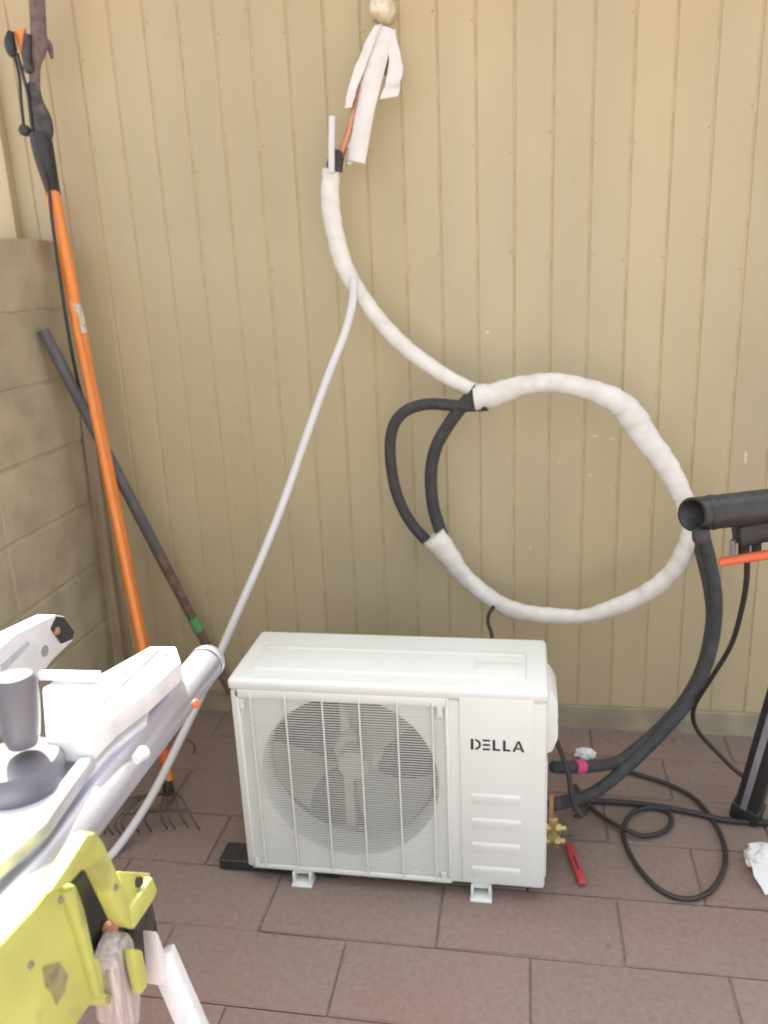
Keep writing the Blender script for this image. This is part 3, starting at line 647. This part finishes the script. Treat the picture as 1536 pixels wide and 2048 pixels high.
bm = NB(); tube(bm, [Y(1494, 1120, -.70), Y(1493, 1160, -.66), Y(1484, 1215, -.58), Y(1462, 1290, -.50), Y(1420, 1360, -.42), Y(1392, 1405, -.36), Y(1386, 1435, -.33), Y(1398, 1465, -.32), Y(1430, 1500, -.32), Y(1470, 1540, -.34), Y(1500, 1560, -.36)], .0062, 10, 8)
o = part('extension_cord', bm, M['cable'], None, smooth='all'); tag(o, 'black cord hanging from the black stand down to its leg', 'cord')

# ================================================================== SAW AND ITS STAND (near, at left)
ss = thing('saw_stand', 'lime green and silver saw stand with tube rails and white legs, left foreground', 'saw stand', (.74, -1.55, 0))
zt = .85
ta = Z(408, 1332, zt); tx = ta.x
bm = NB(); tube(bm, [Vector((tx, ta.y, zt)), Vector((tx, -1.7, zt)), Vector((tx, -2.35, zt))], .0285, 32, 1, inner=.9); r1 = part('rail', bm, M['tubem'], ss, smooth=True, label='long silver tube rail')
bm = NB(); lathe(bm, [(.0292, 0), (.0292, .012), (.026, .020), (.012, .023)], Vector((tx, ta.y+.005, zt)), (0, 1, 0), 28); part('end_cap', bm, M['alu'], r1, smooth=True)
tb = Z(240, 1522, .855)
bm = NB(); tube(bm, [Vector((tb.x, tb.y, .855)), Vector((tb.x, -2.35, .855))], .021, 26, 1); part('rail', bm, M['tubem'], ss, smooth=True, label='shorter silver tube rail beside the long one')
bm = NB(); cbx = (tx+tb.x)/2; box(bm, tb.x+.012, tx-.02, tb.y-.03, tb.y+.012, .845, .868, .006); part('clamp_block', bm, M['black'], ss, smooth=True)
bm = NB(); tube(bm, [Z(272, 1520, .885), Z(288, 1504, .885)], [.006, .009], 12, 2); part('clamp_knob', bm, M['castw'], ss, smooth=True)
bm = NB(); lathe(bm, [(.006, 0), (.007, .003), (.004, .006)], Z(389, 1408, .868), (1, -.5, .6), 12); part('rivet', bm, M['orangep'], ss, smooth=True)
# lime bracket parts stand in the vertical plane x = XB, 3 to 5 cm thick
XB = .80
def LP(L, x=XB): return [Xp(px, py, x) for px, py in L]
bm = NB(); prism(bm, LP([(-60, 1965), (0, 1890), (110, 1772), (155, 1768), (172, 1815), (186, 1880), (208, 1985), (236, 1990), (236, 2012), (182, 2012), (150, 2060), (130, 2120), (-60, 2120)]), (-.02, 0, 0), .006); part('side_panel', bm, M['lime'], ss, smooth=True)
bm = NB(); prism(bm, LP([(133, 1785), (150, 1775), (176, 1868), (204, 1985), (196, 1995), (166, 1880)], XB+.008), (-.012, 0, 0), .003); part('panel_rib', bm, M['lime'], ss, smooth=True)
bm = NB(); prism(bm, LP([(96, 1790), (140, 1725), (176, 1668), (192, 1664), (208, 1682), (232, 1735), (254, 1788), (272, 1838), (262, 1858), (243, 1842), (222, 1795), (200, 1748), (185, 1735), (165, 1742), (140, 1770)], XB+.012), (-.018, 0, 0), .004); part('arch_bracket', bm, M['lime'], ss, smooth=True)
bm = NB(); prism(bm, LP([(268, 1862), (262, 1818), (306, 1752), (318, 1782), (306, 1806)], XB+.014), (-.012, 0, 0), .004)
prism(bm, [Xp(236, 1742, XB+.004), Xp(303, 1746, XB+.004), Xp(262, 1818, XB+.010), Xp(252, 1790, XB+.008)], (-.012, 0, -.004), .002)
hk = part('hook_bracket', bm, M['lime'], ss, smooth=True)
bm = NB(); lathe(bm, [(.006, 0), (.006, .003)], Xp(276, 1764, XB+.0065), (1, -.3, .4), 16); part('bolt_hole_shade', bm, M['black'], hk)  # solid black disc painted in place of a shaded hole
bm = NB(); prism(bm, LP([(135, 1780), (168, 1745), (198, 1742), (248, 1845), (262, 1900), (240, 2000), (205, 1990), (180, 1880)], XB-.03), (-.05, 0, 0), .006); part('hinge_body', bm, M['blackm'], ss, smooth=True)
bm = NB(); lathe(bm, [(.010, 0), (.011, .004), (.007, .010)], Xp(216, 1857, XB-.028), (1, -.4, .3), 14); part('hinge_bolt', bm, M['copper'], ss, smooth=True)
bm = NB(); prism(bm, LP([(186, 1915), (200, 1915), (212, 1960), (238, 1985), (238, 2012), (205, 2008), (192, 1960)], XB-.008), (-.03, 0, 0), .004); part('lower_bracket', bm, M['lime'], ss, smooth=True)
bm = NB(); prism(bm, LP([(258, 1862), (270, 1880), (284, 1990), (282, 2050), (240, 2052), (236, 2010), (225, 1945), (245, 1885)], XB+.005), (-.03, 0, 0), .005); part('strut', bm, M['pinkw'], ss, smooth=True)
bm = NB(); prism(bm, LP([(266, 1898), (286, 1900), (297, 1950), (296, 1972), (284, 1990), (272, 1940)], XB+.02), (-.012, 0, 0), .003); part('latch', bm, M['lime'], ss, smooth=True)
bm = NB(); prism(bm, LP([(268, 1850), (306, 1800), (316, 1850), (326, 1960), (318, 1962), (298, 1962), (288, 1900)], XB-.02), (-.03, 0, 0), .004); part('leg_socket', bm, M['dkmetal'], ss, smooth=True)
# legs: square tubes down to the pavers
lt0 = Xp(322, 1905, XB); l1 = Xp(396, 2075, XB+.05); dd = l1-lt0; l2 = lt0+dd*((lt0.z-.004)/(-dd.z))
bm = NB(); bar(bm, lt0, l2, .030, .030, .003, upv=(1, .35, .2)); lg = part('leg', bm, M['castw'], ss, smooth=True)
bm = NB(); prism(bm, [Xp(315, 1862, XB+.014), Xp(341, 1935, XB+.014), Xp(336, 1955, XB+.014), Xp(324, 1972, XB+.014)], (-.02, 0, 0), .002); part('leg_cap', bm, M['castw'], lg, smooth=True)
bm = NB(); bar(bm, Vector((.62, -1.62, .78)), Vector((.50, -1.20, .0)), .026, .026, .003); bm.free()
for p0, p1 in (((.66, -1.90, .80), (.80, -2.25, .004)), ((.42, -1.55, .80), (.22, -1.35, .004)), ((.42, -1.90, .80), (.25, -2.20, .004))):
    bm = NB(); bar(bm, p0, p1, .026, .026, .003, upv=(1, 0, .1)); part('leg', bm, M['castw'], ss, smooth=True)
bm = NB(); tube(bm, [Vector((.42, -1.35, .83)), Vector((.42, -2.3, .83))], .0225, 20, 1); part('rail', bm, M['tubem'], ss, smooth=True, label='far silver tube rail under the saw')
bm = NB(); box(bm, .40, .70, -2.0, -1.92, .77, .82, .004); part('cross_bar', bm, M['blackm'], ss, smooth=True)
bm = NB(); box(bm, .40, .70, -1.56, -1.50, .77, .815, .004); part('cross_bar', bm, M['blackm'], ss, smooth=True)

ms = thing('miter_saw', 'sunlit silver miter saw with dark locking knob resting on the tube rails', 'miter saw', (.60, -1.6, .88))
TZ = .925
def TP(L, z=TZ): return [Z(px, py, z) for px, py in L]
bm = NB(); prism(bm, TP([(84, 1375), (118, 1352), (195, 1350), (300, 1291), (352, 1291), (362, 1322), (300, 1380), (230, 1432), (180, 1482), (92, 1482)]), (0, 0, -.030), .004); part('table', bm, M['castw'], ms, smooth=True, label='flat sunlit side table')
bm = NB(); prism(bm, TP([(75, 1492), (185, 1486), (235, 1440), (300, 1395), (292, 1440), (220, 1500), (130, 1600), (40, 1700), (-90, 1800), (-120, 1620), (-20, 1560)], .885), (0, 0, -.018), .004); part('base_casting', bm, M['castw'], ms, smooth=True)
bm = NB(); prism(bm, TP([(162, 1508), (180, 1490), (188, 1510), (96, 1640), (-40, 1760), (-60, 1730), (60, 1640)], .905), (0, 0, -.02), .004); part('base_rib', bm, M['alu'], ms, smooth=True)
# round base under the knob and the knob itself
c = Z(35, 1530, .91)
bm = NB(); lathe(bm, [(.046, -.045), (.051, -.038), (.052, .0), (.047, .009), (.028, .012)], c, (0, 0, 1), 36); part('turntable', bm, M['dgrey'], ms, smooth=True)
k0 = Z(46, 1490, .935); 
bm = NB(); lathe(bm, [(.016, 0), (.020, .01), (.023, .03), (.0255, .060), (.0255, .078), (.022, .087), (.012, .090)], k0, (-.02, .08, 1), 28); part('locking_knob', bm, M['dgrey'], ms, smooth=True)
# fence arm: upright casting in the plane x = AX ; a dark plate paints the shade of its open end
AX = .47
bm = NB(); prism(bm, LP([(111, 1229), (33, 1267), (-10, 1305), (-70, 1370), (-70, 1500), (0, 1470), (55, 1420), (80, 1358), (104, 1322), (147, 1281), (150, 1262), (130, 1232)], AX), (-.035, 0, 0), .003); fa = part('fence_arm', bm, M['castw'], ms, smooth=True)
bm = NB(); prism(bm, LP([(112, 1233), (128, 1235), (147, 1263), (144, 1278), (122, 1287), (101, 1257)], AX+.0005), (.0015, 0, 0)); part('arm_opening_shade', bm, M['dark'], fa)
bm = NB(); lathe(bm, [(.007, 0), (.007, .004), (.004, .006)], Xp(112, 1262, AX+.001), (1, 0, 0), 16); part('bolt', bm, M['copper'], fa, smooth=True)
bm = NB(); lathe(bm, [(.0095, 0), (.0095, .0015)], Xp(89, 1302, AX), (1, 0, 0), 24); part('arm_hole_shade', bm, M['grey'], fa)  # flat grey disc, the hole's shade put into its colour
bm = NB(); prism(bm, LP([(0, 1330), (55, 1282), (58, 1290), (5, 1345)], AX), (.0015, 0, 0)); part('arm_rib', bm, M['alu'], fa)
bm = NB(); bar(bm, Z(80, 1350, .935), Z(200, 1352, .935), .012, .012, .002); part('fence', bm, M['castw'], ms, smooth=True)

# screws, seams and small fittings on the saw and the stand
for px, py in ((250, 1345), (150, 1380), (330, 1310), (130, 1450)):
    bm = NB(); lathe(bm, [(.0042, 0), (.0042, .0018), (.003, .0028)], Z(px, py, TZ), (0, 0, 1), 12); part('screw', bm, M['steel'], ms, smooth=True)
bm = NB(); bar(bm, Z(140, 1470, TZ+.0006), Z(318, 1300, TZ+.0006), .003, .0012); part('scale_groove', bm, M['dkmetal'], ms)
for px, py in ((60, 1930), (120, 1800), (230, 1775), (215, 2000)):
    bm = NB(); lathe(bm, [(.0036, 0), (.0036, .0015), (.0024, .0026)], Xp(px, py, XB+(.012 if px == 230 else .0)), (1, 0, 0), 12); part('screw', bm, M['steel'], ss, smooth=True)
bm = NB(); prism(bm, LP([(85, 1935), (118, 1925), (135, 1950), (128, 1985), (112, 2010), (104, 1985), (92, 1975)], XB+.0004), (.0012, 0, 0), .0004); part('worn_patch', bm, M['limed'], ss)
